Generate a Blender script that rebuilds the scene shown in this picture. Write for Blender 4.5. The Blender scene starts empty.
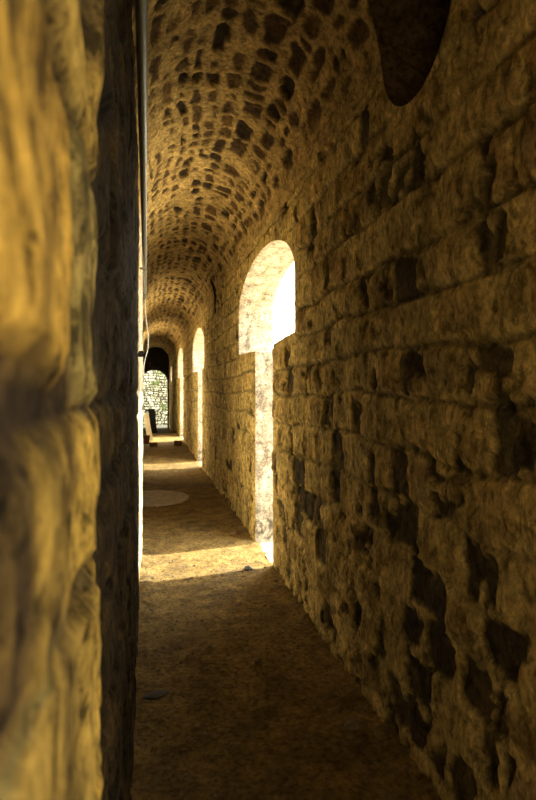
import bpy, bmesh, math, random
import numpy as np
from mathutils import Vector, Matrix

random.seed(7)
SC = bpy.context.scene
COL = SC.collection

# ---------------------------------------------------------------- dimensions (metres)
# corridor runs along +Y, X to the right, floor at z = 0, the eye stands at the origin
CAM_H = 1.56
A = 1.09            # right wall plane
SPRING = 3.05       # where the vault starts
THICK = 0.42        # wall thickness at the openings
Y_BACK, Y_END = -6.0, 28.5
STEP_Y = 20.6       # floor steps down towards the far end


def left_x(y):
    """plane of the left wall: bulging stones near the eye, then a pier, then drifting away"""
    y = np.asarray(y, float)
    return np.interp(y, [-6, -0.3, 0.1, 0.72, 0.88, 1.2, 2.0, 3.0, 3.6, 4.4, 5.5, 6.2, 28.5],
                        [-.16, -.12, -.066, -.071, -.105, -.088, -.072, -.067, -.069, -.074, -.051, -.062, -.205])


def floor_z(y):
    y = np.asarray(y, float)
    return np.where(y < STEP_Y, 0.0, np.where(y < STEP_Y + .55, -.17, -.34))


# ---------------------------------------------------------------- noise
def _lat(ix, iy, seed):
    n = (ix.astype(np.int64) * 374761393 + iy.astype(np.int64) * 668265263 + seed * 974711) & 0xFFFFFFFF
    n = ((n ^ (n >> 13)) * 1274126177) & 0xFFFFFFFF
    n = n ^ (n >> 16)
    return (n & 0xFFFFFF) / float(0xFFFFFF)


def vnoise(x, y, seed=0):
    ix, iy = np.floor(x), np.floor(y)
    fx, fy = x - ix, y - iy
    fx = fx * fx * fx * (fx * (fx * 6 - 15) + 10)
    fy = fy * fy * fy * (fy * (fy * 6 - 15) + 10)
    a, b = _lat(ix, iy, seed), _lat(ix + 1, iy, seed)
    c, d = _lat(ix, iy + 1, seed), _lat(ix + 1, iy + 1, seed)
    return (a + (b - a) * fx) * (1 - fy) + (c + (d - c) * fx) * fy


def fbm(x, y, seed=0, octv=4):
    s, amp, tot = 0, 1.0, 0
    for k in range(octv):
        s = s + amp * (vnoise(x * 2 ** k + 17.3 * k, y * 2 ** k - 9.1 * k, seed + k) - .5)
        tot += amp
        amp *= .55
    return s / tot * 2          # about -1..1


def sstep(a, b, x):
    t = np.clip((x - a) / (b - a), 0, 1)
    return t * t * (3 - 2 * t)


def masonry(u, v, seed, ch, sw, joint, wob=.02):
    """courses of rough stones. u along the course, v across; returns stone mask, two randoms, edge distance"""
    rng = np.random.RandomState(seed)
    vv = v + wob * fbm(u * 1.1, v * .9, seed + 50, 3) + wob * .35 * fbm(u * 6, v * 6, seed + 51, 2)
    v0, v1 = vv.min() - .3, vv.max() + .3
    if isinstance(ch, (list, tuple)) and len(ch) > 2:
        B = np.array(ch)
    else:
        n = int((v1 - v0) / ch[0]) + 3
        B = v0 + np.concatenate([[0], np.cumsum(rng.uniform(ch[0], ch[1], n))])
    ci = np.clip(np.searchsorted(B, vv) - 1, 0, len(B) - 2)
    dv = np.minimum(vv - B[ci], B[ci + 1] - vv)
    uu = u + wob * .9 * fbm(u * 2.5 + 5, v * 5, seed + 60, 3)
    dh = np.zeros_like(u)
    si = np.zeros(u.shape, int)
    u0, u1 = uu.min() - .5, uu.max() + .5
    n = int((u1 - u0) / sw[0]) + 4
    for i in np.unique(ci):
        m = ci == i
        C = u0 - rng.uniform(0, sw[1]) + np.concatenate([[0], np.cumsum(rng.uniform(sw[0], sw[1], n))])
        x = uu[m]
        k = np.clip(np.searchsorted(C, x) - 1, 0, len(C) - 2)
        dh[m] = np.minimum(x - C[k], C[k + 1] - x)
        si[m] = k
    d = np.minimum(dv, dh)
    r = .05
    corner = np.maximum(r - dv, 0) ** 2 + np.maximum(r - dh, 0) ** 2
    d = np.where((dv < r) & (dh < r), r - np.sqrt(corner), d)
    d = d + .014 * fbm(u * 16, v * 16, seed + 70, 3) + .022 * fbm(u * 6.5, v * 6.5, seed + 71, 2)
    mask = sstep(joint * .5, joint * .5 + .022, d)
    r1 = _lat(ci.astype(float), si.astype(float), seed + 1)
    r2 = _lat(ci.astype(float), si.astype(float), seed + 2)
    return mask, r1, r2, d, dv


# ---------------------------------------------------------------- objects
def link(o, label=None, cat=None, group=None, kind=None, parent=None):
    if o.name not in COL.objects:
        COL.objects.link(o)
    if label: o['label'] = label
    if cat: o['category'] = cat
    if group: o['group'] = group
    if kind: o['kind'] = kind
    if parent: o.parent = parent
    return o


class Geo:
    """collects numpy verts, faces and a per-vertex colour attribute into ONE mesh"""
    def __init__(s):
        s.v, s.f, s.c, s.n = [], [], [], 0

    def grid(s, P, C, keep=None, flip=False):
        nu, nv = P.shape[:2]
        idx = np.arange(nu * nv).reshape(nu, nv) + s.n
        q = np.stack([idx[:-1, :-1], idx[1:, :-1], idx[1:, 1:], idx[:-1, 1:]], -1)
        if flip: q = q[..., ::-1]
        q = q[keep] if keep is not None else q.reshape(-1, 4)
        s.v.append(P.reshape(-1, 3)); s.c.append(C.reshape(-1, 3)); s.f.append(q); s.n += nu * nv

    def build(s, name, mat, smooth=True):
        V = np.concatenate(s.v); F = np.concatenate(s.f); Cc = np.concatenate(s.c)
        used = np.zeros(len(V), bool); used[F.ravel()] = True
        remap = np.cumsum(used) - 1
        V, Cc, F = V[used], Cc[used], remap[F]
        me = bpy.data.meshes.new(name)
        me.vertices.add(len(V)); me.vertices.foreach_set('co', V.astype(np.float32).ravel())
        me.loops.add(F.size); me.loops.foreach_set('vertex_index', F.astype(np.int32).ravel())
        me.polygons.add(len(F))
        me.polygons.foreach_set('loop_start', np.arange(0, F.size, 4, dtype=np.int32))
        me.update(calc_edges=True)
        me.validate()
        if smooth:
            me.polygons.foreach_set('use_smooth', np.ones(len(me.polygons), bool))
        at = me.attributes.new('stone_data', 'FLOAT_COLOR', 'POINT')
        c4 = np.concatenate([Cc, np.ones((len(Cc), 1))], 1).astype(np.float32)
        at.data.foreach_set('color', c4.ravel())
        me.materials.append(mat)
        return bpy.data.objects.new(name, me)


def bm_obj(name, bm, mat, smooth=False):
    me = bpy.data.meshes.new(name)
    bmesh.ops.recalc_face_normals(bm, faces=bm.faces)
    bm.to_mesh(me); bm.free()
    if smooth:
        for p in me.polygons: p.use_smooth = True
    me.materials.append(mat)
    return bpy.data.objects.new(name, me)


def tube_bm(pts, rad, seg=10, bm=None):
    bm = bm or bmesh.new()
    rings = []
    for i, p in enumerate(pts):
        p = Vector(p)
        t = (Vector(pts[min(i + 1, len(pts) - 1)]) - Vector(pts[max(i - 1, 0)])).normalized()
        up = Vector((0, 0, 1)) if abs(t.z) < .9 else Vector((1, 0, 0))
        n1 = t.cross(up).normalized(); n2 = t.cross(n1)
        rings.append([bm.verts.new(p + rad * (math.cos(a) * n1 + math.sin(a) * n2))
                      for a in [2 * math.pi * k / seg for k in range(seg)]])
    for r0, r1 in zip(rings, rings[1:]):
        for k in range(seg):
            bm.faces.new((r0[k], r0[(k + 1) % seg], r1[(k + 1) % seg], r1[k]))
    bm.faces.new(rings[0]); bm.faces.new(rings[-1])
    return bm


def box_bm(sx, sy, sz, bevel=.01, rough=0, cuts=3, seed=0):
    """rough-hewn block standing on z = 0"""
    bm = bmesh.new()
    bmesh.ops.create_cube(bm, size=1)
    bmesh.ops.scale(bm, vec=(sx, sy, sz), verts=bm.verts)
    bmesh.ops.translate(bm, vec=(0, 0, sz / 2), verts=bm.verts)
    bmesh.ops.bevel(bm, geom=bm.edges[:], offset=bevel, segments=2, affect='EDGES')
    if rough:
        bmesh.ops.subdivide_edges(bm, edges=bm.edges[:], cuts=cuts, use_grid_fill=True)
        rnd = random.Random(seed)
        ph = [rnd.uniform(0, 6) for _ in range(6)]
        for v in bm.verts:
            x, y, z = v.co
            k = rough * (z > .002)
            v.co += Vector((math.sin(23 * y + 31 * z + ph[0]) + rnd.uniform(-.5, .5),
                            math.sin(27 * x + 19 * z + ph[1]) + rnd.uniform(-.5, .5),
                            math.sin(25 * x + 21 * y + ph[2]) + rnd.uniform(-.5, .5))) * k
    return bm


def pebble_bm(sx, sy, sz, seed, sub=2, bm=None, at=(0, 0, 0), rz=0):
    """angular loose stone standing on z = 0"""
    rnd = random.Random(seed)
    t = bmesh.new()
    bmesh.ops.create_icosphere(t, subdivisions=sub, radius=.5)
    planes = [(Vector((rnd.uniform(-1, 1), rnd.uniform(-1, 1), rnd.uniform(-.6, 1))).normalized(), rnd.uniform(.3, .43))
              for _ in range(7)]
    for v in t.verts:
        for n, d in planes:
            h = v.co.dot(n)
            if h > d: v.co -= n * (h - d)
    for v in t.verts:
        v.co = Vector((v.co.x * sx, v.co.y * sy, v.co.z * sz))
    zmin = min(v.co.z for v in t.verts)
    R = Matrix.Rotation(rz, 4, 'Z')
    for v in t.verts:
        v.co.z -= zmin + .08 * sz
        v.co = R @ v.co + Vector(at)
    if bm is None: return t
    me = bpy.data.meshes.new('tmp'); t.to_mesh(me); t.free()
    bm.from_mesh(me); bpy.data.meshes.remove(me)
    return bm


# ---------------------------------------------------------------- materials
def new_mat(name):
    m = bpy.data.materials.new(name); m.use_nodes = True
    nt = m.node_tree
    return m, nt, nt.nodes['Principled BSDF']


def N(nt, typ, **kw):
    n = nt.nodes.new(typ)
    for k, v in kw.items():
        if hasattr(n, k): setattr(n, k, v)
        else: n.inputs[k].default_value = v
    return n


def mixc(nt, fac, a, b, blend='MIX'):
    n = nt.nodes.new('ShaderNodeMix'); n.data_type = 'RGBA'; n.blend_type = blend
    for sock, val in ((0, fac), (6, a), (7, b)):
        if isinstance(val, (int, float)): n.inputs[sock].default_value = val
        elif isinstance(val, tuple): n.inputs[sock].default_value = (*val, 1)
        else: nt.links.new(val, n.inputs[sock])
    return n.outputs[2]


def ramp(nt, fac, stops):
    n = nt.nodes.new('ShaderNodeValToRGB')
    e = n.color_ramp.elements
    while len(e) < len(stops): e.new(.5)
    for i, (p, c) in enumerate(stops):
        e[i].position = p
        e[i].color = (*c, 1) if isinstance(c, tuple) else (c, c, c, 1)
    nt.links.new(fac, n.inputs[0])
    return n.outputs[0]


def stone_mat(name, mortar, stones, dark, bump=.5, scale=1.0, stretch=1.0, rough=.9, crisp=.9, spec=.12, cdark=.18):
    """stone_data: R = which stone, G = mortar (0) to bare stone (1), B = dark patches: weathered stone, hollows, painted shade"""
    m, nt, b = new_mat(name)
    L = nt.links.new
    at = N(nt, 'ShaderNodeAttribute', attribute_name='stone_data')
    sep = nt.nodes.new('ShaderNodeSeparateColor'); L(at.outputs['Color'], sep.inputs[0])
    tc = nt.nodes.new('ShaderNodeTexCoord')
    mp = nt.nodes.new('ShaderNodeMapping'); mp.inputs['Scale'].default_value = (1, 1, stretch)
    L(tc.outputs['Object'], mp.inputs[0])
    n1 = N(nt, 'ShaderNodeTexNoise', Scale=5 * scale, Detail=8, Roughness=.65)
    n2 = N(nt, 'ShaderNodeTexNoise', Scale=38 * scale, Detail=6, Roughness=.7)
    n3 = N(nt, 'ShaderNodeTexNoise', Scale=160 * scale, Detail=3, Roughness=.6)
    for n in (n1, n2, n3): L(mp.outputs[0], n.inputs['Vector'])
    k = len(stones)
    scol = ramp(nt, sep.outputs[0], [(i / (k - 1), c) for i, c in enumerate(stones)])
    col = mixc(nt, sep.outputs[1], mortar, scol)
    col = mixc(nt, sep.outputs[2], col, dark)
    var = ramp(nt, n1.outputs['Fac'], [(.32, .55), (.68, 1.30)])
    col = mixc(nt, 1.0, col, var, 'MULTIPLY')
    var2 = ramp(nt, n2.outputs['Fac'], [(.34, .30), (.60, 1.25)])
    col = mixc(nt, .8, col, var2, 'MULTIPLY')
    n4 = N(nt, 'ShaderNodeTexNoise', Scale=17 * scale, Detail=9, Roughness=.72, Distortion=.6)
    L(mp.outputs[0], n4.inputs['Vector'])
    crev = ramp(nt, n4.outputs['Fac'], [(.40, cdark), (.475, .95), (.58, 1.05), (.66, 1.6)])
    col = mixc(nt, crisp, col, crev, 'MULTIPLY')
    L(col, b.inputs['Base Color'])
    b.inputs['Roughness'].default_value = rough
    b.inputs['Specular IOR Level'].default_value = spec
    b0 = N(nt, 'ShaderNodeBump', Strength=bump, Distance=.018); L(n4.outputs['Fac'], b0.inputs['Height'])
    b1 = N(nt, 'ShaderNodeBump', Strength=bump, Distance=.012); L(n2.outputs['Fac'], b1.inputs['Height'])
    L(b0.outputs[0], b1.inputs['Normal'])
    b2 = N(nt, 'ShaderNodeBump', Strength=bump * .6, Distance=.004); L(n3.outputs['Fac'], b2.inputs['Height'])
    L(b1.outputs[0], b2.inputs['Normal']); L(b2.outputs[0], b.inputs['Normal'])
    return m


def plain_mat(name, col, rough=.7, metal=0, var=.35, scale=20, bump=.2):
    m, nt, b = new_mat(name)
    L = nt.links.new
    tc = nt.nodes.new('ShaderNodeTexCoord')
    n = N(nt, 'ShaderNodeTexNoise', Scale=scale, Detail=6, Roughness=.65)
    L(tc.outputs['Object'], n.inputs['Vector'])
    v = ramp(nt, n.outputs['Fac'], [(.3, 1 - var), (.7, 1 + var * .5)])
    L(mixc(nt, 1.0, col, v, 'MULTIPLY'), b.inputs['Base Color'])
    b.inputs['Roughness'].default_value = rough
    b.inputs['Metallic'].default_value = metal
    bp = N(nt, 'ShaderNodeBump', Strength=bump, Distance=.01)
    L(n.outputs['Fac'], bp.inputs['Height']); L(bp.outputs[0], b.inputs['Normal'])
    return m


OCHRE = (.74, .57, .215)
M_RIGHT = stone_mat('rubble_masonry', OCHRE,
                    [(.52, .38, .15), (.70, .51, .19), (.36, .26, .12), (.64, .44, .15), (.22, .165, .10)],
                    (.050, .042, .036), bump=.75, stretch=.7, cdark=.38)
M_VAULT = stone_mat('vault_masonry', (.58, .42, .165),
                    [(.13, .078, .032), (.085, .053, .028), (.20, .125, .048), (.065, .043, .025), (.27, .18, .065)],
                    (.035, .025, .018), bump=.9, crisp=.65)
M_LEFT = stone_mat('coarse_ochre_stone', (.07, .042, .018),
                   [(.70, .42, .07), (.56, .32, .055), (.74, .46, .085), (.38, .29, .09), (.62, .36, .055), (.68, .58, .42)],  # last tone: the light painted onto the far stretch
                   (.034, .024, .014), bump=1.0)
M_REVEAL = stone_mat('dressed_pale_stone', (.40, .34, .25), [(.50, .43, .32), (.56, .48, .36), (.44, .38, .28)],
                     (.10, .085, .06), bump=1.0, scale=1.3, crisp=.55)
M_DIRT = stone_mat('trodden_earth', (.27, .185, .066), [(.245, .168, .062), (.19, .133, .055), (.31, .215, .075)],
                   (.08, .062, .04), bump=.7, crisp=.35)
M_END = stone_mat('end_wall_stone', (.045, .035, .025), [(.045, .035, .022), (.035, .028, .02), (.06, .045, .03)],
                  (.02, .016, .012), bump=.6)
M_COURT = stone_mat('sunlit_limestone', (.045, .04, .022),
                    [(.56, .53, .38), (.40, .39, .26), (.66, .63, .48), (.30, .30, .19)],
                    (.10, .13, .04), bump=.6)
M_GROUND = plain_mat('limestone_ground', (.74, .64, .46), .9, scale=3)
M_YARD = plain_mat('yard_earth', (.05, .048, .03), .95, scale=5)
M_OUT = plain_mat('outer_masonry', (.42, .33, .2), .95, scale=6)

# ---------------------------------------------------------------- sampling of the long walls
def axis(segs):
    out = [segs[0][0]]
    for a, b, st in segs:
        n = max(1, int(round((b - a) / st)))
        out += list(np.linspace(a, b, n + 1)[1:])
    return np.array(out)


# ---------------------------------------------------------------- openings in the right wall
def arch_opening(y0, y1, zs, rise, door=None, zsill=1.96, floor=0.0, seed=0, slant=.02):
    """outline (y, z), counter-clockwise from the sill: arched window, with a doorway below it if door = (d0, d1)"""
    pts = []
    def seg(a, b, st=.03):
        n = max(1, int(math.hypot(b[0] - a[0], b[1] - a[1]) / st))
        for i in range(n): pts.append((a[0] + (b[0] - a[0]) * i / n, a[1] + (b[1] - a[1]) * i / n))
    zn, zf = zsill + slant, zsill
    if door:
        d0, d1 = door
        seg((d0, floor), (d1, floor)); seg((d1, floor), (d1, zf)); seg((d1, zf), (y1, zf + .03))
        seg((y1, zf + .03), (y1, zs))
    else:
        seg((y0, zsill), (y1, zsill)); seg((y1, zsill), (y1, zs))
    c, h = (y0 + y1) / 2, (y1 - y0) / 2
    n = max(24, int(math.pi * h / .035))
    for i in range(n):
        a = math.pi * i / n
        pts.append((c + h * math.cos(a), zs + rise * math.sin(a)))
    if door:
        seg((y0, zs), (y0, zn + .02)); seg((y0, zn + .02), (d0, zn - .015)); seg((d0, zn - .015), (d0, floor))
    else:
        seg((y0, zs), (y0, zsill))
    P = np.array(pts)
    # worn, slightly irregular edge; the foot of the doorway stays level with the floor
    k = .007 * np.clip((P[:, 1] - floor) / .1, 0, 1)
    P[:, 0] += k * fbm(P[:, 0] * 5 + 3, P[:, 1] * 5, seed, 3)
    P[:, 1] += k * fbm(P[:, 0] * 5, P[:, 1] * 5 + 11, seed + 9, 3)
    return P


OPEN = [
    arch_opening(-2.30, .04, 2.40, .40, None, 1.15, seed=1),
    arch_opening(4.09, 6.72, 2.46, .46, (4.83, 5.66), seed=2, slant=.02),
    arch_opening(10.95, 13.75, 2.44, .46, (11.35, 12.3), seed=3),
    arch_opening(17.60, 20.45, 2.50, .47, (17.35, 19.0), seed=4),
    arch_opening(25.5, 26.9, 2.35, .32, None, 1.95, seed=5),
]


def poly_sd(P, y, z):
    """inside mask, distance and nearest boundary point"""
    ins = np.zeros(y.shape, bool); best = np.full(y.shape, 1e9); by = np.zeros(y.shape); bz = np.zeros(y.shape)
    n = len(P)
    for i in range(n):
        (ay, az), (cy, cz) = P[i], P[(i + 1) % n]
        cond = ((az > z) != (cz > z))
        with np.errstate(divide='ignore', invalid='ignore'):
            xi = (cy - ay) * (z - az) / (cz - az) + ay
        ins ^= cond & (y < xi)
        ey, ez = cy - ay, cz - az
        t = np.clip(((y - ay) * ey + (z - az) * ez) / (ey * ey + ez * ez + 1e-12), 0, 1)
        qy, qz = ay + t * ey, az + t * ez
        d = (y - qy) ** 2 + (z - qz) ** 2
        m = d < best
        best = np.where(m, d, best); by = np.where(m, qy, by); bz = np.where(m, qz, bz)
    return ins, np.sqrt(best), by, bz


def cut_openings(Yg, Zg, polys):
    """returns snapped grids, face keep mask, distance to the nearest opening edge"""
    nu, nv = Yg.shape
    keep = np.ones((nu - 1, nv - 1), bool)
    dist = np.full((nu, nv), 9.0)
    Y2, Z2 = Yg.copy(), Zg.copy()
    for P in polys:
        y0, y1 = P[:, 0].min() - .25, P[:, 0].max() + .25
        i0, i1 = np.searchsorted(Yg[:, 0], [y0, y1])
        i0 = max(i0 - 1, 0); i1 = min(i1 + 1, nu)
        ys, zs = Yg[i0:i1], Zg[i0:i1]
        fc = lambda a: (a[:-1, :-1] + a[1:, :-1] + a[1:, 1:] + a[:-1, 1:]) / 4
        fin, _, _, _ = poly_sd(P, fc(ys), fc(zs))
        _, d, by, bz = poly_sd(P, ys, zs)
        keep[i0:i1 - 1] &= ~fin
        cin = np.zeros(ys.shape); cout = np.zeros(ys.shape)
        for a in (slice(0, -1), slice(1, None)):
            for b in (slice(0, -1), slice(1, None)):
                cin[a, b] += fin; cout[a, b] += ~fin
        edge = (cin > 0) & (cout > 0)
        Y2[i0:i1] = np.where(edge, by, Y2[i0:i1]); Z2[i0:i1] = np.where(edge, bz, Z2[i0:i1])
        dist[i0:i1] = np.minimum(dist[i0:i1], np.where(edge, 0, d))
    return Y2, Z2, keep, dist


NICHE = (2.16, 3.15, .33, .37)          # y, z, half-width, half-height: drain-like hole at the foot of the vault
SLOT = (9.10, 3.07, .17, .28)          # narrow slot further on


HOLES = [np.array([(H[0] + H[2] * math.cos(a), H[1] + H[3] * math.sin(a))
                   for a in np.linspace(0, 2 * math.pi, 121)[:-1]]) for H in (NICHE, SLOT)]

# ================================================================ right wall
ya = axis([(Y_BACK, 1.0, .10), (1.0, 4.0, .0125), (4.0, 7.0, .0135), (7.0, 10.0, .022), (10.0, 15.0, .04), (15.0, 28.6, .07)])
za = np.linspace(-.40, SPRING + .06, 232)
Yg, Zg = np.meshgrid(ya, za, indexing='ij')
Y2, Z2, keep, dist = cut_openings(Yg, Zg, OPEN + HOLES)
CB = [-.6, -.38, -.17, .05, .25, .46, .66, .85, 1.07, 1.30, 1.53, 1.74, 1.96, 2.16, 2.40, 2.60, 2.82, 3.04, 3.3]
mask, r1, r2, d, dv = masonry(Y2, Z2, 11, CB, (.11, .34), .034, .045)
patch = fbm(Y2 * 1.3, Z2 * 1.6, 90, 4)
fine = fbm(Y2 * 10, Z2 * 6, 91, 4)
chip = fbm(Y2 * 7, Z2 * 4.5, 94, 3)
crease = sstep(.10, .0, np.abs(fbm(Y2 * 8, Z2 * 4, 95, 3))) * sstep(-.3, .3, fbm(Y2 * 3, Z2 * 3, 96, 2))
# most stones are smeared over with mortar; where it has fallen off the darker stone shows
low = sstep(1.7, .7, Z2) * .13 * sstep(7, 3.5, Y2) + sstep(3.2, 2.0, Y2) * .10
bare = mask * sstep(.36, .66, r2 * .55 + .45 * patch + .45 * fine + .16 + low)
edge_in = sstep(.0, .05, d + .03 * chip)
dark = sstep(.004, .014, d + .03 * chip + .028 * fbm(Y2 * 17, Z2 * 13, 100, 3)) * sstep(.72, .79, r1 * .80 + .34 * chip + .22 * patch + .12 * fine + low * 1.25 + .02) * sstep(.05, .12, dist)
pit = sstep(.50, .62, fbm(Y2 * 5, Z2 * 6, 97, 3)) * sstep(.05, .12, dist)
jw = .012 + .014 * vnoise(Y2 * 2.2, Z2 * 5, 98)
jointline = sstep(jw, jw * .3, dv + .010 * fine) * sstep(.25, .6, vnoise(Y2 * 1.7, Z2 * 3.0, 99) + .35) * (.25 + .75 * sstep(.7, 1.35, Z2))
relief = (.008 * mask + .012 * (r2 - .5) * mask - .024 * dark + .010 * fine * (.5 + mask) + .007 * chip
          + .022 * fbm(Y2 * .9, Z2 * .9, 92, 3) - .016 * jointline - .012 * crease - .03 * pit)
streak = fbm(Y2 * 24, Z2 * 8, 93, 3)
relief = relief + .009 * streak * sstep(9, 5, Y2)
relief = relief * sstep(0, .05, dist)
col = np.stack([r1, bare * .9, np.clip(np.maximum(dark * (.84 + .2 * fine), (.6 * jointline + .35 * crease + .8 * pit) * sstep(.05, .1, dist)), 0, 1)], -1)
g = Geo()
g.grid(np.stack([A - relief, Y2, Z2], -1), col, keep)
# outer face of the same wall
yo = axis([(Y_BACK - .2, 3.8, .12), (3.8, 7.0, .04), (7.0, 28.6, .09)]); zo = np.linspace(-.6, 4.05, 110)
Yo, Zo = np.meshgrid(yo, zo, indexing='ij')
Y3, Z3, keep3, _ = cut_openings(Yo, Zo, OPEN)
g.grid(np.stack([np.full_like(Y3, A + THICK), Y3, Z3], -1), np.zeros((*Y3.shape, 3)) + .3, keep3, True)
wr = link(g.build('wall_right', M_RIGHT), kind='structure')
wr['label'] = 'long right-hand rubble wall of ochre stone courses with arched openings'

# reveals: the dressed stone lining of every opening, through the thickness of the wall
for k, P in enumerate(OPEN):
    Pc = np.concatenate([P, P[:1]])
    nx = 26 if k == 1 else 12
    xs = np.linspace(0, THICK, nx)
    tan = np.roll(P, -1, 0) - np.roll(P, 1, 0)
    tan /= np.linalg.norm(tan, axis=1)[:, None] + 1e-9
    nor = np.stack([-tan[:, 1], tan[:, 0]], 1)           # towards the inside of the opening
    nor = np.concatenate([nor, nor[:1]])
    s = np.concatenate([[0], np.cumsum(np.linalg.norm(np.diff(Pc, axis=0), axis=1))])
    S, X = np.meshgrid(s, xs, indexing='ij')
    mk, q1, q2, dd, dvv = masonry(X + 20 * k, S, 31 + k, (.22, .36), (.22, .5), .02, .015)
    rel = .006 * mk + .009 * fbm(S * 14, X * 14, 33 + k, 4) + .004 * (q2 - .5) * mk
    rel *= sstep(0, .03, X) * sstep(THICK, THICK - .03, X)
    base_z = Pc[:, 1][:, None] + 0 * X
    rel *= sstep(.0, .08, base_z) if OPEN[k][:, 1].min() < .1 else 1
    V = np.stack([A + X, Pc[:, 0][:, None] + nor[:, 0][:, None] * rel, base_z + nor[:, 1][:, None] * rel], -1)
    damp = sstep(.42, .12, base_z + .12 * fbm(S * 7, X * 7, 35, 3)) * sstep(.45, .6, .5 + .5 * fbm(S * 30, X * 30, 36, 3)) \
        * (np.abs(nor[:, 0])[:, None] > .7)
    gg = Geo(); gg.grid(V, np.stack([q1, mk, damp * .9], -1))
    o = link(gg.build('window_%d' % (k + 1), M_REVEAL), kind='structure')
    o['label'] = 'pale dressed-stone lining of an arched opening in the right wall'

# ================================================================ left wall
ya = axis([(Y_BACK, -.4, .12), (-.4, 1.4, .008), (1.4, 6.4, .02), (6.4, 28.6, .08)])
za = np.linspace(-.40, SPRING + .06, 200)
Yg, Zg = np.meshgrid(ya, za, indexing='ij')
CL = [-.6, -.3, -.05, .2, .44, .66, .9, 1.13, 1.37, 1.545, 1.83, 2.1, 2.33, 2.6, 2.85, 3.04, 3.3]
mask, r1, r2, d, dv = masonry(Yg, Zg, 21, CL, (.26, .62), .014, .03)
fine = fbm(Yg * 10, Zg * 8, 95, 5)
lowf = fbm(Yg * 1.8, Zg * 2.2, 96, 3)
amp = np.interp(Yg, [-1, .35, 1.0, 4.4, 5.0, 9], [1, .75, .85, .6, .45, .8])
relief = amp * (.026 * mask + .012 * (r2 - .5) * mask + .016 * fine * (.3 + .7 * mask) + .012 * lowf - .012)
relief = np.minimum(relief, .028)
patch = fbm(Yg * 5, Zg * 2.5, 97, 4)
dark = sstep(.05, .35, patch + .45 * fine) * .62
dark = np.maximum(dark, .97 * sstep(.74, .86, Yg) * sstep(4.7, 4.2, Yg) * 1.0 * (.9 + .1 * sstep(-.2, .3, fine)))  # near stretch darkened: its darker stone and its shade, both in the colour
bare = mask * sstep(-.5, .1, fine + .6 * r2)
lit_pale = np.maximum(sstep(4.3, 4.7, Yg), sstep(-.15, -.4, Yg))  # light painted pale along the far stretch; wall behind the eye paled for bounce
col = np.stack([r1 * .78 * (1 - lit_pale) + lit_pale, np.clip(bare + lit_pale, 0, 1), dark * (1 - .8 * lit_pale)], -1)
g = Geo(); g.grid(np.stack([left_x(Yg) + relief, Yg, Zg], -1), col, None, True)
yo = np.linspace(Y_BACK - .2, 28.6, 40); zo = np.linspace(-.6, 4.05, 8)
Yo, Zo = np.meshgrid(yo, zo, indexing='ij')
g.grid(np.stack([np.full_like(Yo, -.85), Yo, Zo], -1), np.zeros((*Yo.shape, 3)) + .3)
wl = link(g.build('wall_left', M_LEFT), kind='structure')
wl['label'] = 'rough golden stone wall right beside the viewer on the left'

# ================================================================ barrel vault
ya = axis([(Y_BACK, 1.6, .10), (1.6, 6.0, .016), (6.0, 11.0, .026), (11.0, 28.6, .06)])
ta = np.linspace(0, math.pi, 150)
Yg, T = np.meshgrid(ya, ta, indexing='ij')
Lx = left_x(Yg); Lx = np.where(Yg < 6.2, np.interp(Yg, [-6, 6.2], [-.13, -.062]), Lx)
R = (A - Lx) / 2; Xc = (A + Lx) / 2
ARC = T * .59
mask, r1, r2, d, dv = masonry(Yg, ARC, 41, (.085, .19), (.09, .32), .030, .075)
fine = fbm(Yg * 10, ARC * 10, 42, 4); patch = fbm(Yg * 1.2, ARC * 1.8, 43, 3)
flank = sstep(.10, .30, ARC) * sstep(.0, .25, math.pi * .59 - ARC)
bare = mask * sstep(.30, .58, r2 * .70 + .35 * patch + .40 * fine + .26) * (.10 + .90 * flank)
dark = bare * sstep(.55, .85, r1 + .35 * fine)
crease = sstep(.10, 0, np.abs(fbm(Yg * 6, ARC * 9, 45, 3)))
relief = (-.026 * bare * (.3 + r1) + .014 * fine + .020 * fbm(Yg * 1.1, ARC * 1.3, 44, 3) + .022 * mask * (r2 - .4)
          - .012 * dark - .008 * crease)
zz = SPRING + R * np.sin(T)
_zc = np.where(T < 1.5, zz, 99)
Y2, Z2, keepv, distv = cut_openings(Yg, _zc, HOLES)
Yg = np.where(T < 1.5, Y2, Yg); zz = np.where(T < 1.5, Z2, zz)
T = np.where(T < 1.5, np.arcsin(np.clip((zz - SPRING) / R, 0, 1)), T)
relief = relief * sstep(0, .05, distv)
# the relief follows the curve
X = Xc + (R - relief) * np.cos(T)
Z = SPRING + (R - relief) * np.sin(T)
col = np.stack([r1, bare, dark * .9], -1)
g = Geo(); g.grid(np.stack([X, Yg, Z], -1), col, keepv, True)
ce = link(g.build('ceiling', M_VAULT), kind='structure')
ce['label'] = 'barrel vault of dark rubble stones set in pale mortar'

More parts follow.
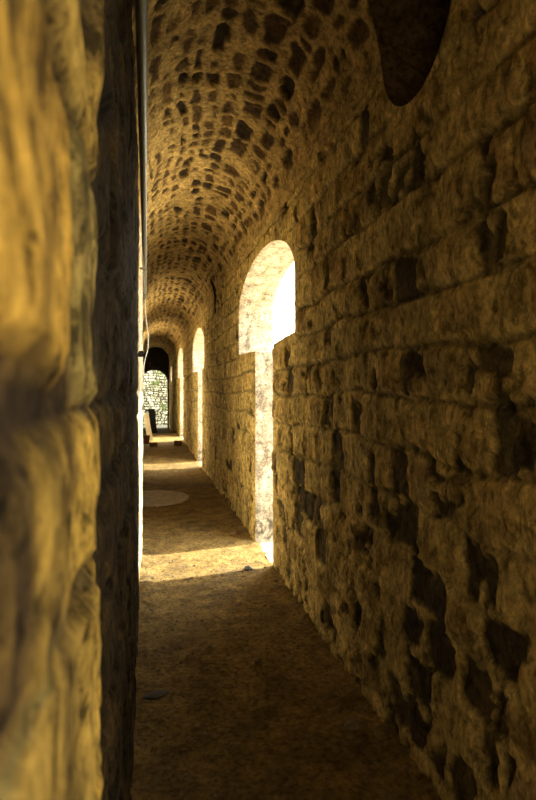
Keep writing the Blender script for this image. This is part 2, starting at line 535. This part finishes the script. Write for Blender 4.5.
# shaft of the round hole at the foot of the vault
for k, HP in enumerate(HOLES):
    Pn = np.concatenate([HP, HP[:1]])
    ln = np.interp(Pn[:, 0], [-6, 6.2], [-.13, -.062]); rn = (A - ln) / 2
    xs0 = np.where(Pn[:, 1] < SPRING, A, (A + ln) / 2 + np.sqrt(np.maximum(rn ** 2 - (Pn[:, 1] - SPRING) ** 2, 0)))
    ff = np.linspace(0, 1, 24)[None]
    Xs = xs0[:, None] * (1 - ff) + (A + THICK + .01) * ff
    V = np.stack([Xs, np.repeat(Pn[:, :1], 24, 1), np.repeat(Pn[:, 1:], 24, 1)], -1)
    V[..., 1:] += ((.012 if k == 0 else .004) * fbm(Xs * 8, V[..., 1] * 8 + V[..., 2] * 5, 47, 3) * sstep(0, .1, ff))[..., None]
    g = Geo(); g.grid(V, np.zeros((*V.shape[:2], 3)) + np.array([.3, .8, .1]))
    o = link(g.build('trim_%d' % (k + 1), (M_VAULT, M_END)[k]), kind='structure')  # slot lined near-black, its recess shade put into the colour
    o['label'] = ('dark round hole at the foot of the vault', 'dark upright slot in the wall above and between the arched openings')[k]

# roof over the vault, closes the passage from the sky
bm = bmesh.new()
bmesh.ops.create_cube(bm, size=1)
bmesh.ops.scale(bm, vec=(2.6, 35.2, .3), verts=bm.verts)
bmesh.ops.translate(bm, vec=(.33, 11.3, 4.15), verts=bm.verts)
link(bm_obj('roof', bm, M_OUT), kind='structure')

# ================================================================ floor
ya = axis([(Y_BACK, 1.4, .10), (1.4, 6.5, .014), (6.5, 12.0, .03), (12.0, STEP_Y - .02, .06)])
ya = np.concatenate([ya, [STEP_Y, STEP_Y + .004], np.linspace(STEP_Y + .1, STEP_Y + .546, 6), [STEP_Y + .55, STEP_Y + .554],
                     np.linspace(STEP_Y + .65, 28.6, 70)])
xa = np.concatenate([np.linspace(-.95, -.25, 8), np.linspace(-.23, A + THICK + .02, 112)])
Yg, Xg = np.meshgrid(ya, xa, indexing='ij')
n1 = fbm(Yg * 1.3, Xg * 1.3, 61, 3); n2 = fbm(Yg * 9, Xg * 9, 62, 4); n3 = vnoise(Yg * 30, Xg * 30, 63)
edge = sstep(A - .18, A + .02, Xg) * (1 - sstep(A + .03, A + .08, Xg)) + sstep(.12, -.08, Xg)
inside = sstep(A + .1, A - .05, Xg)
Z = floor_z(Yg) + (.010 * n1 + .007 * n2 + .012 * sstep(.8, 1.0, n3) + .02 * edge * (.5 + n2)) * inside - .006
stn = sstep(.72, .9, n3)
col = np.stack([np.clip(.5 + .5 * n2, 0, 1), stn * .8, np.maximum(sstep(.1, .55, n1 + .5 * n2) * .45, .95 * (Yg > STEP_Y - .01))], -1)
g = Geo(); g.grid(np.stack([Xg, Yg, Z], -1), col)
fl = link(g.build('floor', M_DIRT), kind='structure')
fl['label'] = 'trodden earth floor of the passage'

# ================================================================ end wall with its archway, and the wall behind the viewer
AX0, AX1 = -.30, 1.015
def end_outline():
    pts = []
    zf = -.36
    pts += [(AX1, z) for z in np.linspace(zf, 1.93, 50)]
    c, h = (AX0 + AX1) / 2, (AX1 - AX0) / 2
    pts += [(c + h * math.cos(a), 1.93 + .64 * math.sin(a)) for a in np.linspace(0, math.pi, 40)[1:-1]]
    pts += [(AX0, z) for z in np.linspace(1.93, zf, 50)]
    P = np.array(pts)
    P[:, 0] += .012 * fbm(P[:, 0] * 4, P[:, 1] * 4, 71, 3)
    return P
PE = end_outline()
xa = np.linspace(-.85, A + THICK, 90); za = np.linspace(-.6, 4.05, 170)
Xg, Zg = np.meshgrid(xa, za, indexing='ij')
g = Geo()
for yy, fl_ in ((Y_END, False), (Y_END + .55, True)):
    X2, Z2, keep, dist = cut_openings(Xg, Zg, [PE])
    mask, r1, r2, d, dv = masonry(X2, Z2, 73, (.18, .28), (.2, .4), .03)
    rel = (.015 * mask + .012 * fbm(X2 * 8, Z2 * 8, 74, 3)) * sstep(0, .05, dist)
    g.grid(np.stack([X2, yy - rel * (1 if not fl_ else -1), Z2], -1), np.stack([r1, mask, 0 * r1], -1), keep, fl_)
Pc = PE
ys = np.linspace(Y_END, Y_END + .55, 8)
V = np.stack([np.repeat(Pc[:, 0][:, None], 8, 1), np.repeat(ys[None], len(Pc), 0), np.repeat(Pc[:, 1][:, None], 8, 1)], -1)
g.grid(V, np.zeros((*V.shape[:2], 3)) + np.array([.5, .8, 0]))
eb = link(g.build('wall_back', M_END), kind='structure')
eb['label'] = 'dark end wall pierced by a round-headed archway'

bm = bmesh.new()
bmesh.ops.create_cube(bm, size=1)
bmesh.ops.scale(bm, vec=(2.6, .3, 4.6), verts=bm.verts)
bmesh.ops.translate(bm, vec=(.33, Y_BACK - .1, 1.75), verts=bm.verts)
link(bm_obj('wall_front', bm, M_OUT), kind='structure')

# ================================================================ outside
bm = bmesh.new()
vs = [bm.verts.new(p) for p in ((A + THICK - .02, -30, -.03), (40, -30, -.03), (40, Y_END, -.03), (A + THICK - .02, Y_END, -.03))]
bm.faces.new(vs)
gr = link(bm_obj('ground', bm, M_GROUND), kind='structure')
bm = bmesh.new()
vs = [bm.verts.new(p) for p in ((-8, Y_END + .02, -.36), (40, Y_END + .02, -.36), (40, 60, -.36), (-8, 60, -.36))]
bm.faces.new(vs)
link(bm_obj('ground_yard', bm, M_YARD), kind='structure')

xa = np.linspace(-3.5, 3.2, 190); za = np.linspace(-.45, 4.2, 140)
Xg, Zg = np.meshgrid(xa, za, indexing='ij')
mask, r1, r2, d, dv = masonry(Xg, Zg, 81, (.09, .19), (.08, .26), .03, .09)
fine = fbm(Xg * 8, Zg * 8, 82, 4)
moss = sstep(.15, .5, fbm(Xg * 2.2, Zg * 1.6, 83, 4) + .25 * fine)
rel = .045 * mask + .03 * fine + .03 * (r2 - .5) * mask
g = Geo()
g.grid(np.stack([Xg, 31.6 - rel, Zg], -1), np.stack([r1, mask, moss * .8], -1), None, False)
g.grid(np.stack([Xg, np.full_like(Xg, 32.1), Zg], -1)[::8, ::8], np.zeros((*Xg[::8, ::8].shape, 3)) + .5, None, True)
cw = link(g.build('wall_courtyard', M_COURT), kind='structure')
cw['label'] = 'sunlit mossy stone wall seen through the archway at the far end'

# ================================================================ things
M_PIPE = plain_mat('dull_grey_metal', (.20, .21, .19), .42, .6, .25, 30, .1)
M_IRON = plain_mat('black_iron', (.015, .014, .013), .6, .3)
M_CABLE = plain_mat('pale_cable', (.55, .55, .48), .5, 0, .1)
M_CONC = plain_mat('pale_concrete', (.52, .46, .36), .9, 0, .4, 14, .4)
M_BLOCK = plain_mat('brown_rubble_block', (.20, .115, .045), .9, 0, .5, 25, .5)
M_DARKWOOD = plain_mat('blackened_timber', (.010, .009, .008), .85, 0, .5, 12, .4)
M_PALEWOOD = plain_mat('weathered_pale_board', (.58, .50, .33), .8, 0, .35, 9, .3)
M_RUST = plain_mat('red_brown_clay', (.17, .045, .02), .8, 0, .35, 18, .3)
M_PEB = plain_mat('grey_brown_pebble', (.23, .18, .11), .9, 0, .5, 40, .3)
M_SLATE = plain_mat('dark_slate', (.085, .08, .07), .7, 0, .4, 20, .3)

# conduit along the left wall
pts = [(-.012 - .0015 * y, y, 2.56 + .006 * math.sin(y * 1.7)) for y in np.linspace(.6, 6.2, 30)]
cond = link(bm_obj('conduit', tube_bm(pts, .0165, 14), M_PIPE, True),
            'grey metal conduit running high along the left wall towards the vault', 'pipe')
for y in (4.75, 5.9):
    bm = bmesh.new()
    c = Vector((-.012 - .0015 * y, y, 2.56 + .006 * math.sin(y * 1.7)))
    ring = [c + Vector((.021 * math.cos(a), 0, .021 * math.sin(a))) for a in np.linspace(0, 2 * math.pi, 17)[:-1]]
    lo = [bm.verts.new(p + Vector((0, -.012, 0))) for p in ring]; hi = [bm.verts.new(p + Vector((0, .012, 0))) for p in ring]
    for i in range(16): bm.faces.new((lo[i], lo[(i + 1) % 16], hi[(i + 1) % 16], hi[i]))
    bm.faces.new(lo); bm.faces.new(hi)
    wx = float(left_x(y)) - .01
    q = bmesh.ops.create_cube(bm, size=1)['verts']
    bmesh.ops.scale(bm, vec=(c.x - wx, .02, .014), verts=q)
    bmesh.ops.translate(bm, vec=((c.x + wx) / 2, y, c.z), verts=q)
    link(bm_obj('clamp', bm, M_PIPE), parent=cond)

# cable hanging in a loop from the end of the conduit
ctrl = [(-.021, 6.18, 2.555), (-.018, 6.35, 2.50), (-.010, 6.5, 2.36), (.012, 6.5, 2.18), (.008, 6.45, 2.02), (-.022, 6.4, 1.90),
        (-.036, 6.38, 1.80), (-.034, 6.38, 1.72)]
def smooth(pts, n=8):
    out = []
    for i in range(len(pts) - 1):
        p0, p1, p2, p3 = (Vector(pts[max(i - 1, 0)]), Vector(pts[i]), Vector(pts[i + 1]), Vector(pts[min(i + 2, len(pts) - 1)]))
        for k in range(n):
            t = k / n
            out.append(.5 * ((2 * p1) + (p2 - p0) * t + (2 * p0 - 5 * p1 + 4 * p2 - p3) * t * t + (3 * p1 - p0 - 3 * p2 + p3) * t ** 3))
    out.append(Vector(pts[-1]))
    return out
link(bm_obj('cable', tube_bm(smooth(ctrl), .006, 8), M_CABLE, True),
     'pale thin cable hanging in a loose loop at the end of the grey conduit', 'cable')

# iron staple in the sunlit strip of the left wall
bm = box_bm(.05, .12, .045, .006)
st = link(bm_obj('iron_bracket', bm, M_IRON), 'small black iron bracket fixed to the sunlit edge of the left wall', 'bracket')
st.location = (-.052, 4.75, 1.835)

# round slab
bm = bmesh.new()
n = 48
def ring_(r, z): return [bm.verts.new((r * math.cos(a) * (1 + .012 * math.sin(5 * a)), r * math.sin(a) * (1 + .012 * math.cos(7 * a)), z))
                         for a in [2 * math.pi * k / n for k in range(n)]]
rs = [ring_(.54, -.02), ring_(.54, .018), ring_(.525, .026), ring_(.47, .026), ring_(.46, .021), ring_(.2, .022)]
for a_, b_ in zip(rs, rs[1:]):
    for k in range(n): bm.faces.new((a_[k], a_[(k + 1) % n], b_[(k + 1) % n], b_[k]))
bm.faces.new(rs[-1]); bm.faces.new(rs[0])
o = link(bm_obj('round_slab', bm, M_CONC), 'pale round concrete slab lying flush in the earth floor beyond the first doorway', 'slab')
o.location = (.06, 8.2, .0)

# two rough blocks by the third opening
for k, (x, y, sx, sz, lab) in enumerate(((.17, 15.7, .20, .125, 'brown rough stone block on the far floor, left of the pair, in mid passage'),
                                       (.86, 16.0, .22, .135, 'brown rough stone block on the far floor, right of the pair, against the wall foot'))):
    o = link(bm_obj('stone_block', box_bm(sx, .18, sz, .015, .006, 3, k), M_BLOCK), lab, 'stone block', 'stone blocks on the far floor')
    o.location = (x, y, -.006); o.rotation_euler.z = .15 - .3 * k

# dark upright frame, leaning pale board, clay pot against the left wall far off
t = bpy.data.objects.new('timber_barrier', None); t.location = (.04, 21.6, -.34)
link(t, 'black timber barrier standing before the bright archway at the far end', 'barrier')
def bar(p, q, w, dth, name):
    p, q = Vector(p), Vector(q)
    L_ = (q - p).length
    bm = box_bm(w, dth, L_, .006)
    rot = Vector((0, 0, 1)).rotation_difference((q - p).normalized()).to_matrix().to_4x4()
    bmesh.ops.transform(bm, matrix=Matrix.Translation(p) @ rot, verts=bm.verts)
    return link(bm_obj(name, bm, M_DARKWOOD), parent=t)
bar((.24, 0, -.01), (.13, 0, 1.19), .24, .06, 'post')
bar((.30, .40, -.01), (.15, .04, 1.12), .08, .05, 'brace')
bar((-.12, -.01, 1.10), (.17, -.01, 1.14), .05, .11, 'crossbar')
for w in t.children: pass

bm = box_bm(.16, .028, .84, .004)
o = link(bm_obj('leaning_board', bm, M_PALEWOOD), 'pale weathered board leaning at the left wall beside the black barrier', 'board')
o.location = (.10, 17.6, 0.002); o.rotation_euler = (math.radians(-5), math.radians(-9), .1)

bm = bmesh.new()
prof = [(.0, 0), (.075, 0), (.09, .06), (.10, .16), (.098, .22), (.112, .225), (.112, .25), (.098, .25), (.09, .18), (.07, .03), (0, .03)]
n = 20
prev = None
for r, z in prof:
    cur = [bm.verts.new((max(r, 1e-4) * math.cos(2 * math.pi * k / n), max(r, 1e-4) * math.sin(2 * math.pi * k / n), z)) for k in range(n)]
    if prev:
        for k in range(n): bm.faces.new((prev[k], prev[(k + 1) % n], cur[(k + 1) % n], cur[k]))
    prev = cur
o = link(bm_obj('clay_pot', bm, M_RUST, True), 'red-brown clay pot on the floor at the foot of the pale leaning board', 'pot')
o.location = (-.02, 16.6, -.004)

# loose stones that can be told apart
def stone(x, y, sx, sy, sz, seed, lab, mat, name='loose_stone', rz=0):
    o = link(bm_obj(name, pebble_bm(sx, sy, sz, seed, 3), mat), lab, 'stone')
    o.location = (x, y, -.004); o.rotation_euler.z = rz
    return o
stone(.86, 4.78, .09, .07, .045, 3, 'small dark stone on the earth at the near edge of the sunlit band', M_SLATE)
stone(.93, 5.98, .13, .10, .05, 4, 'brown stone by the wall foot just past the first doorway', M_BLOCK)
stone(.045, 2.92, .14, .07, .02, 5, 'thin dark slate shard on the floor beside the left wall', M_SLATE, 'slate_shard', .35)
stone(.93, 2.45, .09, .07, .05, 6, 'rounded grey-brown stone near the foot of the right wall', M_PEB)
stone(.62, 3.15, .05, .045, .03, 8, 'tiny rounded stone on the near floor, in the middle between both walls', M_PEB)

# gravel scattered over the near floor
bm = bmesh.new()
rnd = random.Random(5)
for i in range(420):
    y = 1.7 + 3.6 * rnd.random() ** 1.7
    e = rnd.random()
    x = rnd.uniform(-.02, 1.05) if e < .6 else (1.05 - .22 * rnd.random() ** 2 if e < .8 else -.03 + .35 * rnd.random() ** 2)
    if any((x - a) ** 2 + (y - b) ** 2 < .02 for a, b in ((.86, 4.78), (.045, 2.92), (.93, 2.45), (.62, 3.15))): continue
    sc = rnd.choice((.008, .01, .012, .016, .022)) * rnd.uniform(.8, 1.3)
    pebble_bm(sc * 1.3, sc, sc * .7, i, 1, bm, (x, y, -.004), rnd.uniform(0, 6))
gv = link(bm_obj('gravel', bm, M_PEB), 'scattered gravel and crumbs of stone on the dark near floor', 'gravel', kind='stuff')

# ================================================================ light
w = bpy.data.worlds.new('hazy_sky'); SC.world = w; w.use_nodes = True
bg = w.node_tree.nodes['Background']
bg.inputs[0].default_value = (1.0, .96, .83, 1); bg.inputs[1].default_value = 10.0
sun = bpy.data.lights.new('sun', 'SUN'); sun.energy = 15; sun.angle = math.radians(1.5); sun.color = (1, .92, .74)
so = bpy.data.objects.new('sun', sun); COL.objects.link(so)
so.rotation_euler = Vector((-1, -.17, -.88)).to_track_quat('-Z', 'Y').to_euler()
so.location = (8, 3, 9)

# ================================================================ camera
cam = bpy.data.cameras.new('camera'); co = bpy.data.objects.new('camera', cam); COL.objects.link(co)
F = 560
cam.sensor_width = 36; cam.lens = F / 800 * 36
cam.clip_start = .01; cam.clip_end = 200
cam.shift_y = -10 / 800
co.location = (0, 0, CAM_H)
co.rotation_euler = (math.radians(90), 0, -math.atan2(121, F))
cam.dof.use_dof = True; cam.dof.focus_distance = 4.0; cam.dof.aperture_fstop = 5.0
SC.camera = co

vs = SC.view_settings
vs.view_transform = 'Standard'; vs.look = 'None'; vs.gamma = 1; vs.exposure = .25; vs.use_curve_mapping = False
SC.cycles.max_bounces = 10; SC.cycles.diffuse_bounces = 8
